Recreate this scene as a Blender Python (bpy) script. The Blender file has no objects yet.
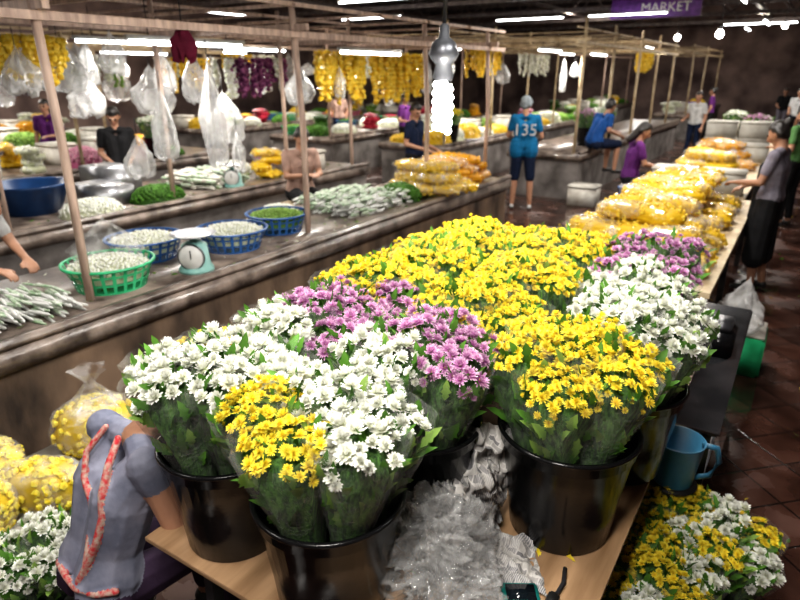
import bpy, bmesh, math, random
import numpy as np
from mathutils import Vector, Matrix, noise
rng=np.random.default_rng(7); random.seed(7)
sc=bpy.context.scene
R_=random.uniform
LP=1.18
WARM=(1,.955,.885)
# ------------------------------------------------------------------ templates / mesh accumulator
class T:
    def __init__(s,v,f,c=None):
        s.v=np.array(v,dtype=np.float64).reshape(-1,3)
        s.l=np.array([i for q in f for i in q],dtype=np.int64)
        s.s=np.array([len(q) for q in f],dtype=np.int64)
        s.c=np.zeros((len(s.v),2)) if c is None else np.array(c,dtype=float)
def cat(*ts):
    o=T([],[]); V=[];L=[];S=[];C=[];n=0
    for t in ts:
        V.append(t.v);L.append(t.l+n);S.append(t.s);C.append(t.c);n+=len(t.v)
    o.v=np.concatenate(V);o.l=np.concatenate(L);o.s=np.concatenate(S);o.c=np.concatenate(C)
    return o
def xf(t,M):
    M=np.array(M); o=T([],[]); o.v=t.v@M[:3,:3].T+M[:3,3]; o.l=t.l;o.s=t.s;o.c=t.c
    return o
class MB:
    def __init__(s): s.V=[];s.L=[];s.S=[];s.M=[];s.C=[];s.n=0;s.mats=[];s.SM=[]
    def add(s,t,m,M=None,smooth=True,rnd=None):
        if m not in s.mats: s.mats.append(m)
        mi=s.mats.index(m)
        Ms=np.eye(4)[None] if M is None else np.array(M,dtype=float)
        if Ms.ndim==2: Ms=Ms[None]
        K=len(Ms);N=len(t.v)
        if K==0: return
        out=np.einsum('kij,nj->kni',Ms[:,:3,:3],t.v)+Ms[:,None,:3,3]
        s.V.append(out.reshape(-1,3))
        s.L.append((t.l[None,:]+(s.n+np.arange(K)*N)[:,None]).ravel())
        s.S.append(np.tile(t.s,K)); s.M.append(np.full(K*len(t.s),mi)); s.SM.append(np.full(K*len(t.s),smooth))
        g=rng.random(K) if rnd is None else np.full(K,rnd)
        C=np.ones((K,N,4)); C[:,:,0]=t.c[None,:,0]; C[:,:,1]=g[:,None]; C[:,:,2]=t.c[None,:,1]
        s.C.append(C.reshape(-1,4)); s.n+=K*N
    def build(s,name,loc=None):
        V=np.concatenate(s.V);L=np.concatenate(s.L);S=np.concatenate(s.S)
        org=np.array(loc) if loc is not None else np.array([(V[:,0].min()+V[:,0].max())/2,(V[:,1].min()+V[:,1].max())/2,V[:,2].min()])
        V=V-org
        me=bpy.data.meshes.new(name)
        me.vertices.add(len(V)); me.vertices.foreach_set('co',V.astype(np.float32).ravel())
        me.loops.add(len(L)); me.loops.foreach_set('vertex_index',L.astype(np.int32))
        me.polygons.add(len(S)); st=np.concatenate([[0],np.cumsum(S)[:-1]])
        me.polygons.foreach_set('loop_start',st.astype(np.int32))
        for m in s.mats: me.materials.append(m)
        me.polygons.foreach_set('material_index',np.concatenate(s.M).astype(np.int32))
        me.polygons.foreach_set('use_smooth',np.concatenate(s.SM).astype(bool))
        me.update(calc_edges=True)
        a=me.color_attributes.new('tint','FLOAT_COLOR','POINT')
        a.data.foreach_set('color',np.concatenate(s.C).astype(np.float32).ravel())
        ob=bpy.data.objects.new(name,me); sc.collection.objects.link(ob)
        ob.location=org
        return ob
def inst(o,x,y,z,r=0,s=1):
    n=bpy.data.objects.new(o.name.split('.')[0],o.data);sc.collection.objects.link(n);n.location=(x,y,z);n.rotation_euler=(0,0,r);n.scale=(s,s,s);return n
def box(sx,sy,sz,c=(0,0,0)):
    x,y,z=sx/2,sy/2,sz/2
    v=[(-x,-y,-z),(x,-y,-z),(x,y,-z),(-x,y,-z),(-x,-y,z),(x,-y,z),(x,y,z),(-x,y,z)]
    v=[(a+c[0],b+c[1],d+c[2]) for a,b,d in v]
    return T(v,[(0,3,2,1),(4,5,6,7),(0,1,5,4),(1,2,6,5),(2,3,7,6),(3,0,4,7)])
def bb(x0,x1,y0,y1,z0,z1): return box(x1-x0,y1-y0,z1-z0,((x0+x1)/2,(y0+y1)/2,(z0+z1)/2))
def bbox_bev(sx,sy,sz,b=.01,c=(0,0,0)):
    bm=bmesh.new(); bmesh.ops.create_cube(bm,size=1); bmesh.ops.scale(bm,vec=(sx,sy,sz),verts=bm.verts)
    bmesh.ops.bevel(bm,geom=bm.edges[:],offset=b,segments=2,affect='EDGES'); bmesh.ops.translate(bm,vec=c,verts=bm.verts)
    t=T([v.co[:] for v in bm.verts],[[v.index for v in f.verts] for f in bm.faces]); bm.free(); return t
def lathe(prof,n=24,close=False,keep=None,wob=None):
    v=[];f=[]
    for j,(r,z) in enumerate(prof):
        for i in range(n):
            a=2*math.pi*i/n; rr=r if wob is None else r*wob(a,j)
            v.append((rr*math.cos(a),rr*math.sin(a),z))
    for j in range(len(prof)-1):
        for i in range(n):
            if keep and not keep(i,j): continue
            f.append((j*n+i,j*n+(i+1)%n,(j+1)*n+(i+1)%n,(j+1)*n+i))
    if close:
        f.append(tuple(range(n-1,-1,-1))); f.append(tuple((len(prof)-1)*n+i for i in range(n)))
    return T(v,f)
def tube(pts,r,n=8,r1=None):
    v=[];f=[];pts=[Vector(p) for p in pts];K=len(pts)
    for j,p in enumerate(pts):
        d=(pts[min(j+1,K-1)]-pts[max(j-1,0)]).normalized()
        u=d.cross(Vector((0,0,1))); 
        if u.length<.1: u=d.cross(Vector((1,0,0)))
        u.normalize(); w=d.cross(u); rr=r if r1 is None else r+(r1-r)*j/(K-1)
        for i in range(n):
            a=2*math.pi*i/n; v.append(p+(u*math.cos(a)+w*math.sin(a))*rr)
    for j in range(K-1):
        for i in range(n): f.append((j*n+i,j*n+(i+1)%n,(j+1)*n+(i+1)%n,(j+1)*n+i))
    f.append(tuple(range(n-1,-1,-1))); f.append(tuple((K-1)*n+i for i in range(n)))
    return T([tuple(p) for p in v],f)
def ico(sub,spike=None):
    bm=bmesh.new(); bmesh.ops.create_icosphere(bm,subdivisions=sub,radius=1)
    v=[x.co.copy() for x in bm.verts]
    if spike: v=[c*(spike(c)) for c in v]
    t=T([tuple(c) for c in v],[[x.index for x in f.verts] for f in bm.faces]); bm.free(); return t
def TR(loc,rot=(0,0,0),s=1):
    from mathutils import Euler
    S=s if hasattr(s,'__len__') else (s,s,s)
    return np.array(Matrix.Translation(Vector(loc))@Euler(rot).to_matrix().to_4x4()@Matrix.Diagonal((*S,1)))
def orient(P,D,S,spin=None):
    P=np.atleast_2d(P);D=np.atleast_2d(D).astype(float);K=len(P)
    D=D/np.linalg.norm(D,axis=1)[:,None]
    ref=np.where(np.abs(D[:,2:3])>.9,np.array([[1.,0,0]]),np.array([[0,0,1.]]))
    X=np.cross(ref,D);X/=np.linalg.norm(X,axis=1)[:,None];Y=np.cross(D,X)
    a=rng.random(K)*6.283 if spin is None else np.full(K,spin)
    ca,sa=np.cos(a)[:,None],np.sin(a)[:,None]
    X2=X*ca+Y*sa;Y2=-X*sa+Y*ca
    S=np.broadcast_to(np.asarray(S,dtype=float),(K,))[:,None]
    M=np.zeros((K,4,4));M[:,:3,0]=X2*S;M[:,:3,1]=Y2*S;M[:,:3,2]=D*S;M[:,:3,3]=P;M[:,3,3]=1
    return M
# ------------------------------------------------------------------ materials
def nt(name):
    m=bpy.data.materials.new(name);m.use_nodes=True;t=m.node_tree;t.nodes.clear()
    o=t.nodes.new('ShaderNodeOutputMaterial');return m,t,o
def N(t,k,**kw):
    n=t.nodes.new(k)
    for a,b in kw.items():
        if a in n.inputs: n.inputs[a].default_value=b
        else: setattr(n,a,b)
    return n
def ramp(t,stops):
    r=t.nodes.new('ShaderNodeValToRGB');e=r.color_ramp.elements
    while len(e)<len(stops): e.new(.5)
    for i,(p,c) in enumerate(stops): e[i].position=p;e[i].color=(*c,1)
    return r
def mat(name,c,c2=None,rough=.6,metal=0,scale=8,bump=0,bscale=None,coat=0,spec=.5,stretch=None,det=4):
    m,t,o=nt(name);b=N(t,'ShaderNodeBsdfPrincipled',Roughness=rough,Metallic=metal)
    b.inputs['Coat Weight'].default_value=coat;b.inputs['Coat Roughness'].default_value=.12;b.inputs['Specular IOR Level'].default_value=spec
    tc=N(t,'ShaderNodeTexCoord');mp=N(t,'ShaderNodeMapping')
    if stretch: mp.inputs['Scale'].default_value=stretch
    t.links.new(tc.outputs['Object'],mp.inputs[0])
    n=N(t,'ShaderNodeTexNoise',Scale=scale,Detail=det);t.links.new(mp.outputs[0],n.inputs['Vector'])
    if c2 is None: c2=tuple(x*.75 for x in c)
    r=ramp(t,[(.35,c2),(.65,c)]);t.links.new(n.outputs['Fac'],r.inputs[0]);t.links.new(r.outputs[0],b.inputs['Base Color'])
    if bump:
        n2=N(t,'ShaderNodeTexNoise',Scale=bscale or scale*4,Detail=4);t.links.new(mp.outputs[0],n2.inputs['Vector'])
        bp=N(t,'ShaderNodeBump',Strength=bump,Distance=.01);t.links.new(n2.outputs['Fac'],bp.inputs['Height']);t.links.new(bp.outputs[0],b.inputs['Normal'])
    t.links.new(b.outputs[0],o.inputs[0]);return m
def emis(name,c,s):
    m,t,o=nt(name);e=N(t,'ShaderNodeEmission',Strength=s);e.inputs[0].default_value=(*c,1);t.links.new(e.outputs[0],o.inputs[0]);return m
def petalmat(name,base,tip,center,trans=.25,var=.3,coat=0,mid=.45,midm=.5):
    m,t,o=nt(name);at=N(t,'ShaderNodeAttribute',attribute_name='tint');sp=N(t,'ShaderNodeSeparateColor');t.links.new(at.outputs['Color'],sp.inputs[0])
    r=ramp(t,[(0,base),(mid,tuple(a*(1-midm)+b*midm for a,b in zip(base,tip))),(1,tip)]);t.links.new(sp.outputs[0],r.inputs[0])
    mx=N(t,'ShaderNodeMix',data_type='RGBA');t.links.new(sp.outputs[2],mx.inputs[0]);t.links.new(r.outputs[0],mx.inputs[6]);mx.inputs[7].default_value=(*center,1)
    mr=N(t,'ShaderNodeMapRange');mr.inputs[3].default_value=1-var;mr.inputs[4].default_value=1.0;t.links.new(sp.outputs[1],mr.inputs[0])
    ml=N(t,'ShaderNodeVectorMath',operation='SCALE');t.links.new(mx.outputs[2],ml.inputs[0]);t.links.new(mr.outputs[0],ml.inputs['Scale'])
    d=N(t,'ShaderNodeBsdfPrincipled',Roughness=.6);d.inputs['Specular IOR Level'].default_value=.25
    d.inputs['Coat Weight'].default_value=coat;d.inputs['Coat Roughness'].default_value=.1
    tr=N(t,'ShaderNodeBsdfTranslucent');ms=N(t,'ShaderNodeMixShader');ms.inputs[0].default_value=trans
    t.links.new(ml.outputs[0],d.inputs['Base Color']);t.links.new(ml.outputs[0],tr.inputs[0])
    t.links.new(d.outputs[0],ms.inputs[1]);t.links.new(tr.outputs[0],ms.inputs[2]);t.links.new(ms.outputs[0],o.inputs[0]);return m
def clearmat(name,col=(1,1,1),lo=.08,hi=.5,rough=.15,nscale=6,body=.4,fac=.45):
    m,t,o=nt(name);tr=N(t,'ShaderNodeBsdfTransparent');tr.inputs[0].default_value=(*col,1)
    g=N(t,'ShaderNodeBsdfPrincipled',Roughness=rough);g.inputs['Base Color'].default_value=(*[c*body+.1 for c in col],1);g.inputs['Specular IOR Level'].default_value=1.0
    g.inputs['Coat Weight'].default_value=1;g.inputs['Coat Roughness'].default_value=.08
    tc=N(t,'ShaderNodeTexCoord');n=N(t,'ShaderNodeTexNoise',Scale=nscale,Detail=5);t.links.new(tc.outputs['Object'],n.inputs['Vector'])
    mr=N(t,'ShaderNodeMapRange');mr.inputs[1].default_value=.4;mr.inputs[2].default_value=.7;mr.inputs[3].default_value=lo;mr.inputs[4].default_value=hi
    t.links.new(n.outputs['Fac'],mr.inputs[0])
    lw=N(t,'ShaderNodeLayerWeight',Blend=.25);ad=N(t,'ShaderNodeMath',operation='MULTIPLY_ADD');ad.inputs[1].default_value=fac
    t.links.new(lw.outputs['Facing'],ad.inputs[0]);t.links.new(mr.outputs[0],ad.inputs[2]);ad.use_clamp=True
    bp=N(t,'ShaderNodeBump',Strength=.6,Distance=.01);n2=N(t,'ShaderNodeTexNoise',Scale=nscale*5,Detail=3);t.links.new(tc.outputs['Object'],n2.inputs['Vector']);t.links.new(n2.outputs['Fac'],bp.inputs['Height']);t.links.new(bp.outputs[0],g.inputs['Normal'])
    ms=N(t,'ShaderNodeMixShader');t.links.new(ad.outputs[0],ms.inputs[0]);t.links.new(tr.outputs[0],ms.inputs[1]);t.links.new(g.outputs[0],ms.inputs[2]);t.links.new(ms.outputs[0],o.inputs[0]);return m
WHITE=petalmat('white_petal',(.70,.73,.52),(.92,.92,.90),(.68,.64,.14),var=.18,trans=.15)
YEL=petalmat('yellow_petal',(.84,.60,.02),(1,.87,.10),(.85,.60,.02),var=.28,trans=.2)
PUR=petalmat('purple_petal',(.36,.03,.28),(.88,.64,.80),(.55,.50,.10),var=.35,mid=.6,midm=.35)
ORA=petalmat('orange_petal',(.85,.40,.01),(1,.60,.04),(.8,.3,.02),coat=.5)
YEO=petalmat('marigold_petal',(.90,.58,.02),(1,.78,.12),(.8,.3,.02),var=.2,coat=.8)
DPU=petalmat('dark_purple_petal',(.12,.02,.10),(.42,.14,.30),(.2,.1,.1))
RED=petalmat('red_petal',(.45,.02,.05),(.75,.08,.15),(.4,.1,.1))
PINK=petalmat('pink_petal',(.6,.15,.3),(.85,.5,.6),(.7,.5,.1))
LEAF=petalmat('leaf_green',(.06,.18,.02),(.14,.33,.05),(.1,.2,.05),trans=.2,var=.55)
LEAFL=petalmat('leaf_light',(.20,.38,.07),(.36,.55,.13),(.1,.2,.05),trans=.2,var=.4)
STEM=mat('stem_mass',(.11,.26,.05),(.02,.06,.015),rough=.7,scale=30,bump=1,stretch=(3,3,.6))
BLACKP=mat('black_bucket_plastic',(.006,.006,.007),(.010,.010,.011),rough=.2,scale=5,bump=.06,bscale=50,spec=.35)
CLEAR=clearmat('clear_plastic',lo=.0,hi=.12,nscale=16,fac=.28,body=.6)
SHELL=clearmat('bag_film',lo=.0,hi=.34,nscale=12,fac=.22,body=.75)
BAGP=clearmat('crumpled_bag_plastic',lo=.04,hi=.26,rough=.08,nscale=9,body=.6,fac=.5)
WBAG=clearmat('white_bag_plastic',lo=.25,hi=.80,rough=.25,nscale=5,body=.7)
PLY=mat('plywood',(.44,.28,.16),(.26,.155,.08),rough=.5,scale=3,stretch=(6,.8,6),bump=.1,det=8)
PLYE=mat('plywood_edge',(.42,.28,.17),(.25,.15,.08),rough=.7,scale=4,stretch=(1,1,60))
STEEL=mat('steel_top',(.30,.31,.34),(.16,.17,.19),rough=.25,metal=.85,scale=5,bump=.05)
STEELD=mat('steel_leg',(.16,.17,.19),(.08,.08,.09),rough=.35,metal=.7)
CONC=mat('stained_concrete',(.19,.13,.09),(.03,.022,.018),rough=.5,scale=3.4,bump=.6,bscale=16,det=12,stretch=(1,1,.45))
CONCG=mat('grey_concrete',(.22,.20,.19),(.08,.07,.065),rough=.6,scale=3,bump=.3,bscale=20,det=9)
LEDGE=mat('ledge_grey',(.29,.235,.20),(.06,.045,.038),rough=.3,scale=6,bump=.5,det=12,coat=.3)
WOODP=mat('painted_pink_wood',(.64,.48,.39),(.38,.27,.22),rough=.6,scale=6,stretch=(4,4,.6),bump=.15,det=8)
WOODY=mat('pale_yellow_wood',(.62,.51,.34),(.38,.28,.17),rough=.6,scale=6,bump=.15,det=8)
DARKM=mat('truss_metal',(.20,.17,.17),(.09,.075,.075),rough=.5,metal=.2)
ROOF=mat('corrugated_roof',(.09,.075,.08),(.03,.026,.03),rough=.8,scale=2)
WALLM=mat('grimy_wall',(.30,.22,.20),(.08,.055,.055),rough=.9,scale=.8,bump=.2,det=9)
GREENB=mat('green_basket',(.04,.50,.22),(.02,.34,.14),rough=.35)
BLUEB=mat('blue_basket',(.03,.13,.38),(.02,.08,.25),rough=.35)
PINKB=mat('pink_basket',(.6,.12,.25),rough=.35)
TUBB=mat('blue_tub',(.02,.07,.20),(.015,.05,.15),rough=.3)
JUGB=mat('teal_blue_plastic',(.05,.19,.31),(.035,.14,.24),rough=.35)
FOAM=mat('styrofoam',(.70,.68,.62),(.46,.43,.38),rough=.8,scale=5,bump=.1,det=8)
PACK=mat('pale_packet',(.62,.66,.58),(.25,.38,.22),rough=.4,scale=30)
SILV=mat('aluminium',(.45,.46,.48),(.3,.3,.32),rough=.35,metal=.8)
DIAL=mat('dial_white',(.72,.72,.70),rough=.3)
SCALEG=mat('scale_paint',(.26,.48,.44),(.18,.36,.34),rough=.35)
RUBBER=mat('black_rubber',(.02,.02,.02),rough=.5)
TUBE_E=emis('fluorescent_tube',(.97,.98,1),14)
BULB_E=emis('bulb_glow',(1,.98,.94),70)
FAR_E=emis('far_lamp_glow',(1,.96,.90),25)
ROPE=mat('cable_black',(.02,.02,.025),rough=.6)
PHONE=mat('phone_teal',(.02,.30,.27),rough=.3); SCREEN=mat('phone_screen',(.01,.015,.02),rough=.08)
def newsmat():
    m,t,o=nt('newspaper');b=N(t,'ShaderNodeBsdfPrincipled',Roughness=.7);tc=N(t,'ShaderNodeTexCoord')
    br=N(t,'ShaderNodeTexBrick',Scale=14);br.inputs['Color1'].default_value=(.45,.43,.41,1);br.inputs['Color2'].default_value=(.08,.08,.10,1);br.inputs['Mortar'].default_value=(.55,.53,.51,1);br.inputs['Mortar Size'].default_value=.03;br.inputs['Bias'].default_value=-.2
    n=N(t,'ShaderNodeTexNoise',Scale=5);w=N(t,'ShaderNodeTexWave',Scale=60,Distortion=4);mx=N(t,'ShaderNodeMix',data_type='RGBA')
    t.links.new(tc.outputs['Object'],n.inputs['Vector']);t.links.new(tc.outputs['Object'],br.inputs['Vector']);t.links.new(tc.outputs['Object'],w.inputs['Vector'])
    r=ramp(t,[(.45,(0,0,0)),(.55,(1,1,1))]);t.links.new(n.outputs['Fac'],r.inputs[0]);r2=ramp(t,[(.4,(.2,.2,.22)),(.6,(.52,.50,.48))]);t.links.new(w.outputs['Fac'],r2.inputs[0])
    t.links.new(r.outputs[0],mx.inputs[0]);t.links.new(br.outputs[0],mx.inputs[6]);t.links.new(r2.outputs[0],mx.inputs[7]);t.links.new(mx.outputs[2],b.inputs['Base Color']);t.links.new(b.outputs[0],o.inputs[0]);return m
NEWS=newsmat()
def floormat():
    m,t,o=nt('wet_floor_tiles');b=N(t,'ShaderNodeBsdfPrincipled');tc=N(t,'ShaderNodeTexCoord');mp=N(t,'ShaderNodeMapping');mp.inputs['Rotation'].default_value=(0,0,.785)
    t.links.new(tc.outputs['Object'],mp.inputs[0]);br=N(t,'ShaderNodeTexBrick',Scale=3.2,offset=0.0);br.inputs['Brick Width'].default_value=.9;br.inputs['Row Height'].default_value=.9;br.inputs['Mortar Size'].default_value=.02
    br.inputs['Color1'].default_value=(.10,.048,.034,1);br.inputs['Color2'].default_value=(.058,.032,.025,1);br.inputs['Mortar'].default_value=(.02,.013,.011,1)
    n=N(t,'ShaderNodeTexNoise',Scale=2.6,Detail=10);t.links.new(mp.outputs[0],br.inputs['Vector']);t.links.new(tc.outputs['Object'],n.inputs['Vector'])
    r=ramp(t,[(.35,(.3,.28,.28)),(.68,(1.2,1.1,1.1))]);t.links.new(n.outputs['Fac'],r.inputs[0]);mx=N(t,'ShaderNodeMix',data_type='RGBA',blend_type='MULTIPLY');mx.inputs[0].default_value=1
    t.links.new(br.outputs[0],mx.inputs[6]);t.links.new(r.outputs[0],mx.inputs[7]);t.links.new(mx.outputs[2],b.inputs['Base Color'])
    r3=ramp(t,[(.44,(.05,.05,.05)),(.64,(.36,.36,.36))]);t.links.new(n.outputs['Fac'],r3.inputs[0]);t.links.new(r3.outputs[0],b.inputs['Roughness'])
    bp=N(t,'ShaderNodeBump',Strength=.25,Distance=.01);t.links.new(br.outputs[1],bp.inputs['Height']);bp.invert=True;t.links.new(bp.outputs[0],b.inputs['Normal'])
    t.links.new(b.outputs[0],o.inputs[0]);return m
FLOOR=floormat()
_mc={}
def fab(c,c2=None,sc_=40,name='fabric'):
    k=(c,c2)
    if k not in _mc: _mc[k]=mat(name,c,c2 or tuple(x*.7 for x in c),rough=.85,scale=12,bump=.5,bscale=14,spec=.2)
    return _mc[k]
SKIN=mat('skin',(.42,.23,.15),(.36,.19,.12),rough=.5,scale=10)
HAIR=mat('black_hair',(.012,.010,.010),(.03,.025,.022),rough=.4,scale=60,stretch=(1,1,.2))
EYE=mat('eye_dark',(.02,.015,.01),rough=.2); LIP=mat('lip',(.40,.15,.13),rough=.5)
# ------------------------------------------------------------------ flower templates
def flower(rings,disc=.3,nd=8):
    V=[];F=[];C=[]
    for (n,ln,w,e0,curl,r0,z0) in rings:
        for i in range(n):
            a=2*math.pi*(i+R_(-.3,.3))/n+n; L=ln*R_(.82,1.12); e=math.radians(e0+R_(-12,12)); cu=math.radians(curl)
            ca,sa=math.cos(a),math.sin(a); b=len(V); r,z=r0,z0; pt=0
            for t_,ww in ((0,.35),(.45,1),(.82,.8),(1.,0)):
                dl=(t_-pt)*L; pt=t_; ee=e+cu*t_; r+=dl*math.cos(ee); z+=dl*math.sin(ee)
                if ww: 
                    V.append((r*ca-sa*w*ww/2,r*sa+ca*w*ww/2,z));V.append((r*ca+sa*w*ww/2,r*sa-ca*w*ww/2,z));C+=[(t_,0),(t_,0)]
                else: V.append((r*ca,r*sa,z-0.02*L));C.append((1,0))
            F+=[(b,b+1,b+3,b+2),(b+2,b+3,b+5,b+4),(b+4,b+5,b+6)]
    if disc:
        b=len(V)
        for i in range(nd):
            a=6.283*i/nd;V.append((disc*math.cos(a),disc*math.sin(a),.10));C.append((0,1))
        V.append((0,0,.22));C.append((0,1))
        for i in range(nd):F.append((b+i,b+(i+1)%nd,b+nd))
    return T(V,F,C)
def mum(): return flower([(15,.92,.30,-12,34,.08,-.14),(15,.92,.29,14,40,.08,-.06),(13,.86,.27,34,42,.08,0),(11,.76,.25,54,34,.06,.04),(7,.6,.22,72,20,.03,.06)],.12)
def daisy():return flower([(18,.95,.21,4,10,.1,0),(16,.88,.20,22,18,.1,.03),(12,.72,.19,44,30,.08,.05),(6,.45,.16,65,20,.05,.05)],.18)
def pommy():return flower([(13,.98,.25,-6,26,.05,0),(12,.9,.24,24,30,.05,.06),(9,.78,.23,50,26,.04,.1),(5,.65,.22,74,20,.03,.12)],0)
MUMS=[mum() for _ in range(4)];DAIS=[daisy() for _ in range(3)];POMS=[pommy() for _ in range(3)]
POM=ico(1,lambda c:1.0 if noise.noise(c*7)>0 else .72)
POM.c[:,0]=np.clip((np.linalg.norm(POM.v,axis=1)-.7)/.3,0,1)
def leaf():
    pts=[(0,.02),(.18,.10),(.30,.16),(.38,.11),(.52,.22),(.62,.13),(.76,.13),(1,.0)]
    V=[];F=[];C=[]
    for t_,w in pts:
        b=.25*t_*t_; V+=[(-w,-b+.35*w,t_),(0,-b,t_),(w,-b+.35*w,t_)];C+=[(t_,0)]*3
    for i in range(len(pts)-1):
        a=i*3;F+=[(a,a+1,a+4,a+3),(a+1,a+2,a+5,a+4)]
    return T(V,F,C)
LEAFT=leaf()
def put(mb,tl,m,P,D,S):
    P=np.array(P);D=np.array(D);S=np.array(S);idx=rng.integers(0,len(tl),len(P))
    for k in range(len(tl)):
        q=idx==k
        if q.any(): mb.add(tl[k],m,orient(P[q],D[q],S[q]))
KIND={'w':(MUMS,WHITE,.0262,28),'y':(POMS,YEL,.0170,64),'p':(DAIS,PUR,.0250,27),'k':(DAIS,PINK,.027,20)}
def bunch(mb,base,top,R,kind,nl=10,wrap=True,hi=0):
    base=Vector(base);top=Vector(top);ax=(top-base).normalized()
    e1=ax.cross(Vector((.3,1,0))).normalized();e2=ax.cross(e1)
    tl,m,hr,n=KIND[kind]
    P=[];D=[];S=[]
    n=int(n*(R/.105)**2)
    for i in range(n):
        q=math.sqrt((i+.5)/n);a=2.399*i+R_(-.25,.25)
        rad=e1*math.cos(a)+e2*math.sin(a)
        h=.034*(1-q*q)+R_(-.020,.018)+(R_(.0,.022) if R_(0,1)<.2 else 0)
        P.append(top+rad*(R*q*.97)+ax*h);D.append(ax+rad*q*.6+Vector((R_(-.38,.38),R_(-.38,.38),R_(-.1,.2))));S.append(hr*R_(.68,1.15))
    put(mb,tl,m,[tuple(p) for p in P],[tuple(d) for d in D],S)
    P=[];D=[];S=[]
    for i in range(6 if kind!='y' else 16):
        a=R_(0,6.28);rad=e1*math.cos(a)+e2*math.sin(a)
        P.append(tuple(top+rad*R*.93-ax*R_(.01,.05)));D.append(tuple(ax*.5+rad));S.append(hr*R_(.5,.85))
    put(mb,tl,m,P,D,S)
    P=[];D=[];S=[]
    for i in range(nl+8):
        a=R_(0,6.28);rad=e1*math.cos(a)+e2*math.sin(a);q=R_(.2,1.05)
        P.append(tuple(top+rad*R*q*.95-ax*R_(-.006,.04)));D.append(tuple(ax*1.0+rad*R_(-.2,.9)));S.append(R_(.04,.075))
    for i in range(nl*2):
        a=R_(0,6.28);rad=e1*math.cos(a)+e2*math.sin(a);k=R_(.45,.88)
        P.append(tuple(base.lerp(top,k)+rad*(R*k*.98)));D.append(tuple(ax*1.0+rad*R_(.1,.7)));S.append(R_(.06,.10))
    put(mb,[LEAFT],LEAF,P,D,S)
    P=[];D=[];S=[]
    for i in range(nl+4):
        a=R_(0,6.28);rad=e1*math.cos(a)+e2*math.sin(a);k=R_(.5,.92)
        P.append(tuple(base.lerp(top,k)+rad*(R*k*1.02)));D.append(tuple(ax*1.0+rad*R_(.1,.7)));S.append(R_(.05,.09))
    put(mb,[LEAFT],LEAFL,P,D,S)
    L=(top-base).length
    M=orient([tuple(base)],[tuple(ax)],1)[0]
    mb.add(lathe([(.03,0),(R*.5,L*.5),(R*.8,L*.88),(R*.6,L*.98),(.001,L*1.0)],10,wob=lambda a,j:1+.15*math.sin(a*5+j)),STEM,M)
    if wrap:
        s=R_(0,9)
        w=lambda a,j:1+.05*math.sin(a*7+s+j*.7)+.04*math.sin(a*13+s*2)
        mb.add(lathe([(R*.42,L*.30),(R*.75,L*.62),(R*1.02,L*.85),(R*1.14,L*1.02+R_(-.01,.03))],26,wob=w),CLEAR,M)
def bucket_t(r=.2,h=.34):
    return lathe([(.001,0),(r*.72,0),(r*.74,.006),(r*.80,h*.35),(r*.805,h*.37),(r*.93,h*.86),(r*.96,h*.87),(r*.965,h*.955),(r*1.0,h*.965),(r*1.01,h*.985),(r*1.0,h),(r*.95,h),(r*.93,h*.93),(r*.72,.02),(.001,.02)],40)
BUCK=bucket_t()
def flower_bucket(x,y,z,kinds,R=.103,ring=.158,topz=.575,hz=.0,name='flower_bucket',rb=1):
    mb=MB(); mb.add(BUCK,BLACKP,TR((x,y,z),(0,0,R_(0,6)),rb))
    ks=list(kinds)
    for i,k in enumerate(ks):
        if i==0: ox=oy=0;lift=.045
        else:
            a=math.radians(60*(i-1)+30)+R_(-.1,.1);ox=ring*math.cos(a);oy=ring*math.sin(a);lift=R_(-.025,.03)
        base=(x+ox*.5,y+oy*.5,z+.12);top=(x+ox,y+oy,z+topz+lift+hz)
        bunch(mb,base,top,R*R_(.92,1.08),k)
    return mb.build(name,loc=(x,y,z))
# ------------------------------------------------------------------ room
def simple(name,t,m,smooth=False):
    mb=MB();mb.add(t,m,smooth=smooth);return mb.build(name)
XL=-19
simple('floor',bb(XL,4,-3,33,-.1,0),FLOOR)
simple('ceiling',bb(XL,4,-3,33,5.2,5.3),ROOF)
simple('wall_far',bb(XL,4,33,33.2,0,5.2),WALLM);simple('wall_left',bb(XL-.2,XL,-3,33,0,5.2),WALLM)
simple('wall_right',bb(4,4.2,-3,33,0,5.2),WALLM);simple('wall_back',bb(XL,4,-3.2,-3,0,5.2),WALLM)
mb=MB()
for y in range(2,32,4):
    mb.add(bb(XL,4,y-.06,y+.06,4.0,4.12),DARKM,smooth=False)
    mb.add(bb(XL,4,y-.06,y+.06,5.08,5.2),DARKM,smooth=False)
    for x in range(-19,3,2):
        mb.add(tube([(x,y,4.06),(x+1,y,5.1),(x+2,y,4.06)],.03,4),DARKM,smooth=False)
for x in (-14,-8,-2): mb.add(bb(x-.06,x+.06,-3,33,4.12,4.24),DARKM,smooth=False)
mb.build('roof_truss')
# ------------------------------------------------------------------ tables & counters
mb=MB();mb.add(bb(-1.485,-.23,.85,3.0,.735,.752),PLY,smooth=False)
mb.add(bb(-1.4861,-.2289,.8489,3.001,.7375,.7495),PLYE,smooth=False)
for x in (-1.36,-.36):
    for y in (.98,2.3): mb.add(bb(x-.02,x+.02,y-.02,y+.02,0,.735),STEELD,smooth=False)
    mb.add(bb(x-.02,x+.02,1.0,2.3,.70,.735),STEELD,smooth=False)
mb.add(bb(-1.36,-.36,.97,1.0,.70,.735),STEELD,smooth=False)
mb.build('plywood_table')
mb=MB();mb.add(bbox_bev(1.24,1.62,.035,.008,(-.68,3.31,.717)),STEEL)
for x in (-1.25,-.11):
    for y in (2.6,4.05): mb.add(bb(x-.02,x+.02,y-.02,y+.02,0,.70),STEELD,smooth=False)
mb.add(bb(-.13,-.09,2.6,4.05,.64,.70),STEELD,smooth=False);mb.add(bb(-1.25,-.11,2.58,2.62,.64,.70),STEELD,smooth=False);mb.add(bb(-.12,-.10,2.6,4.05,.2,.23),STEELD,smooth=False)
mb.build('steel_table')
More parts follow.
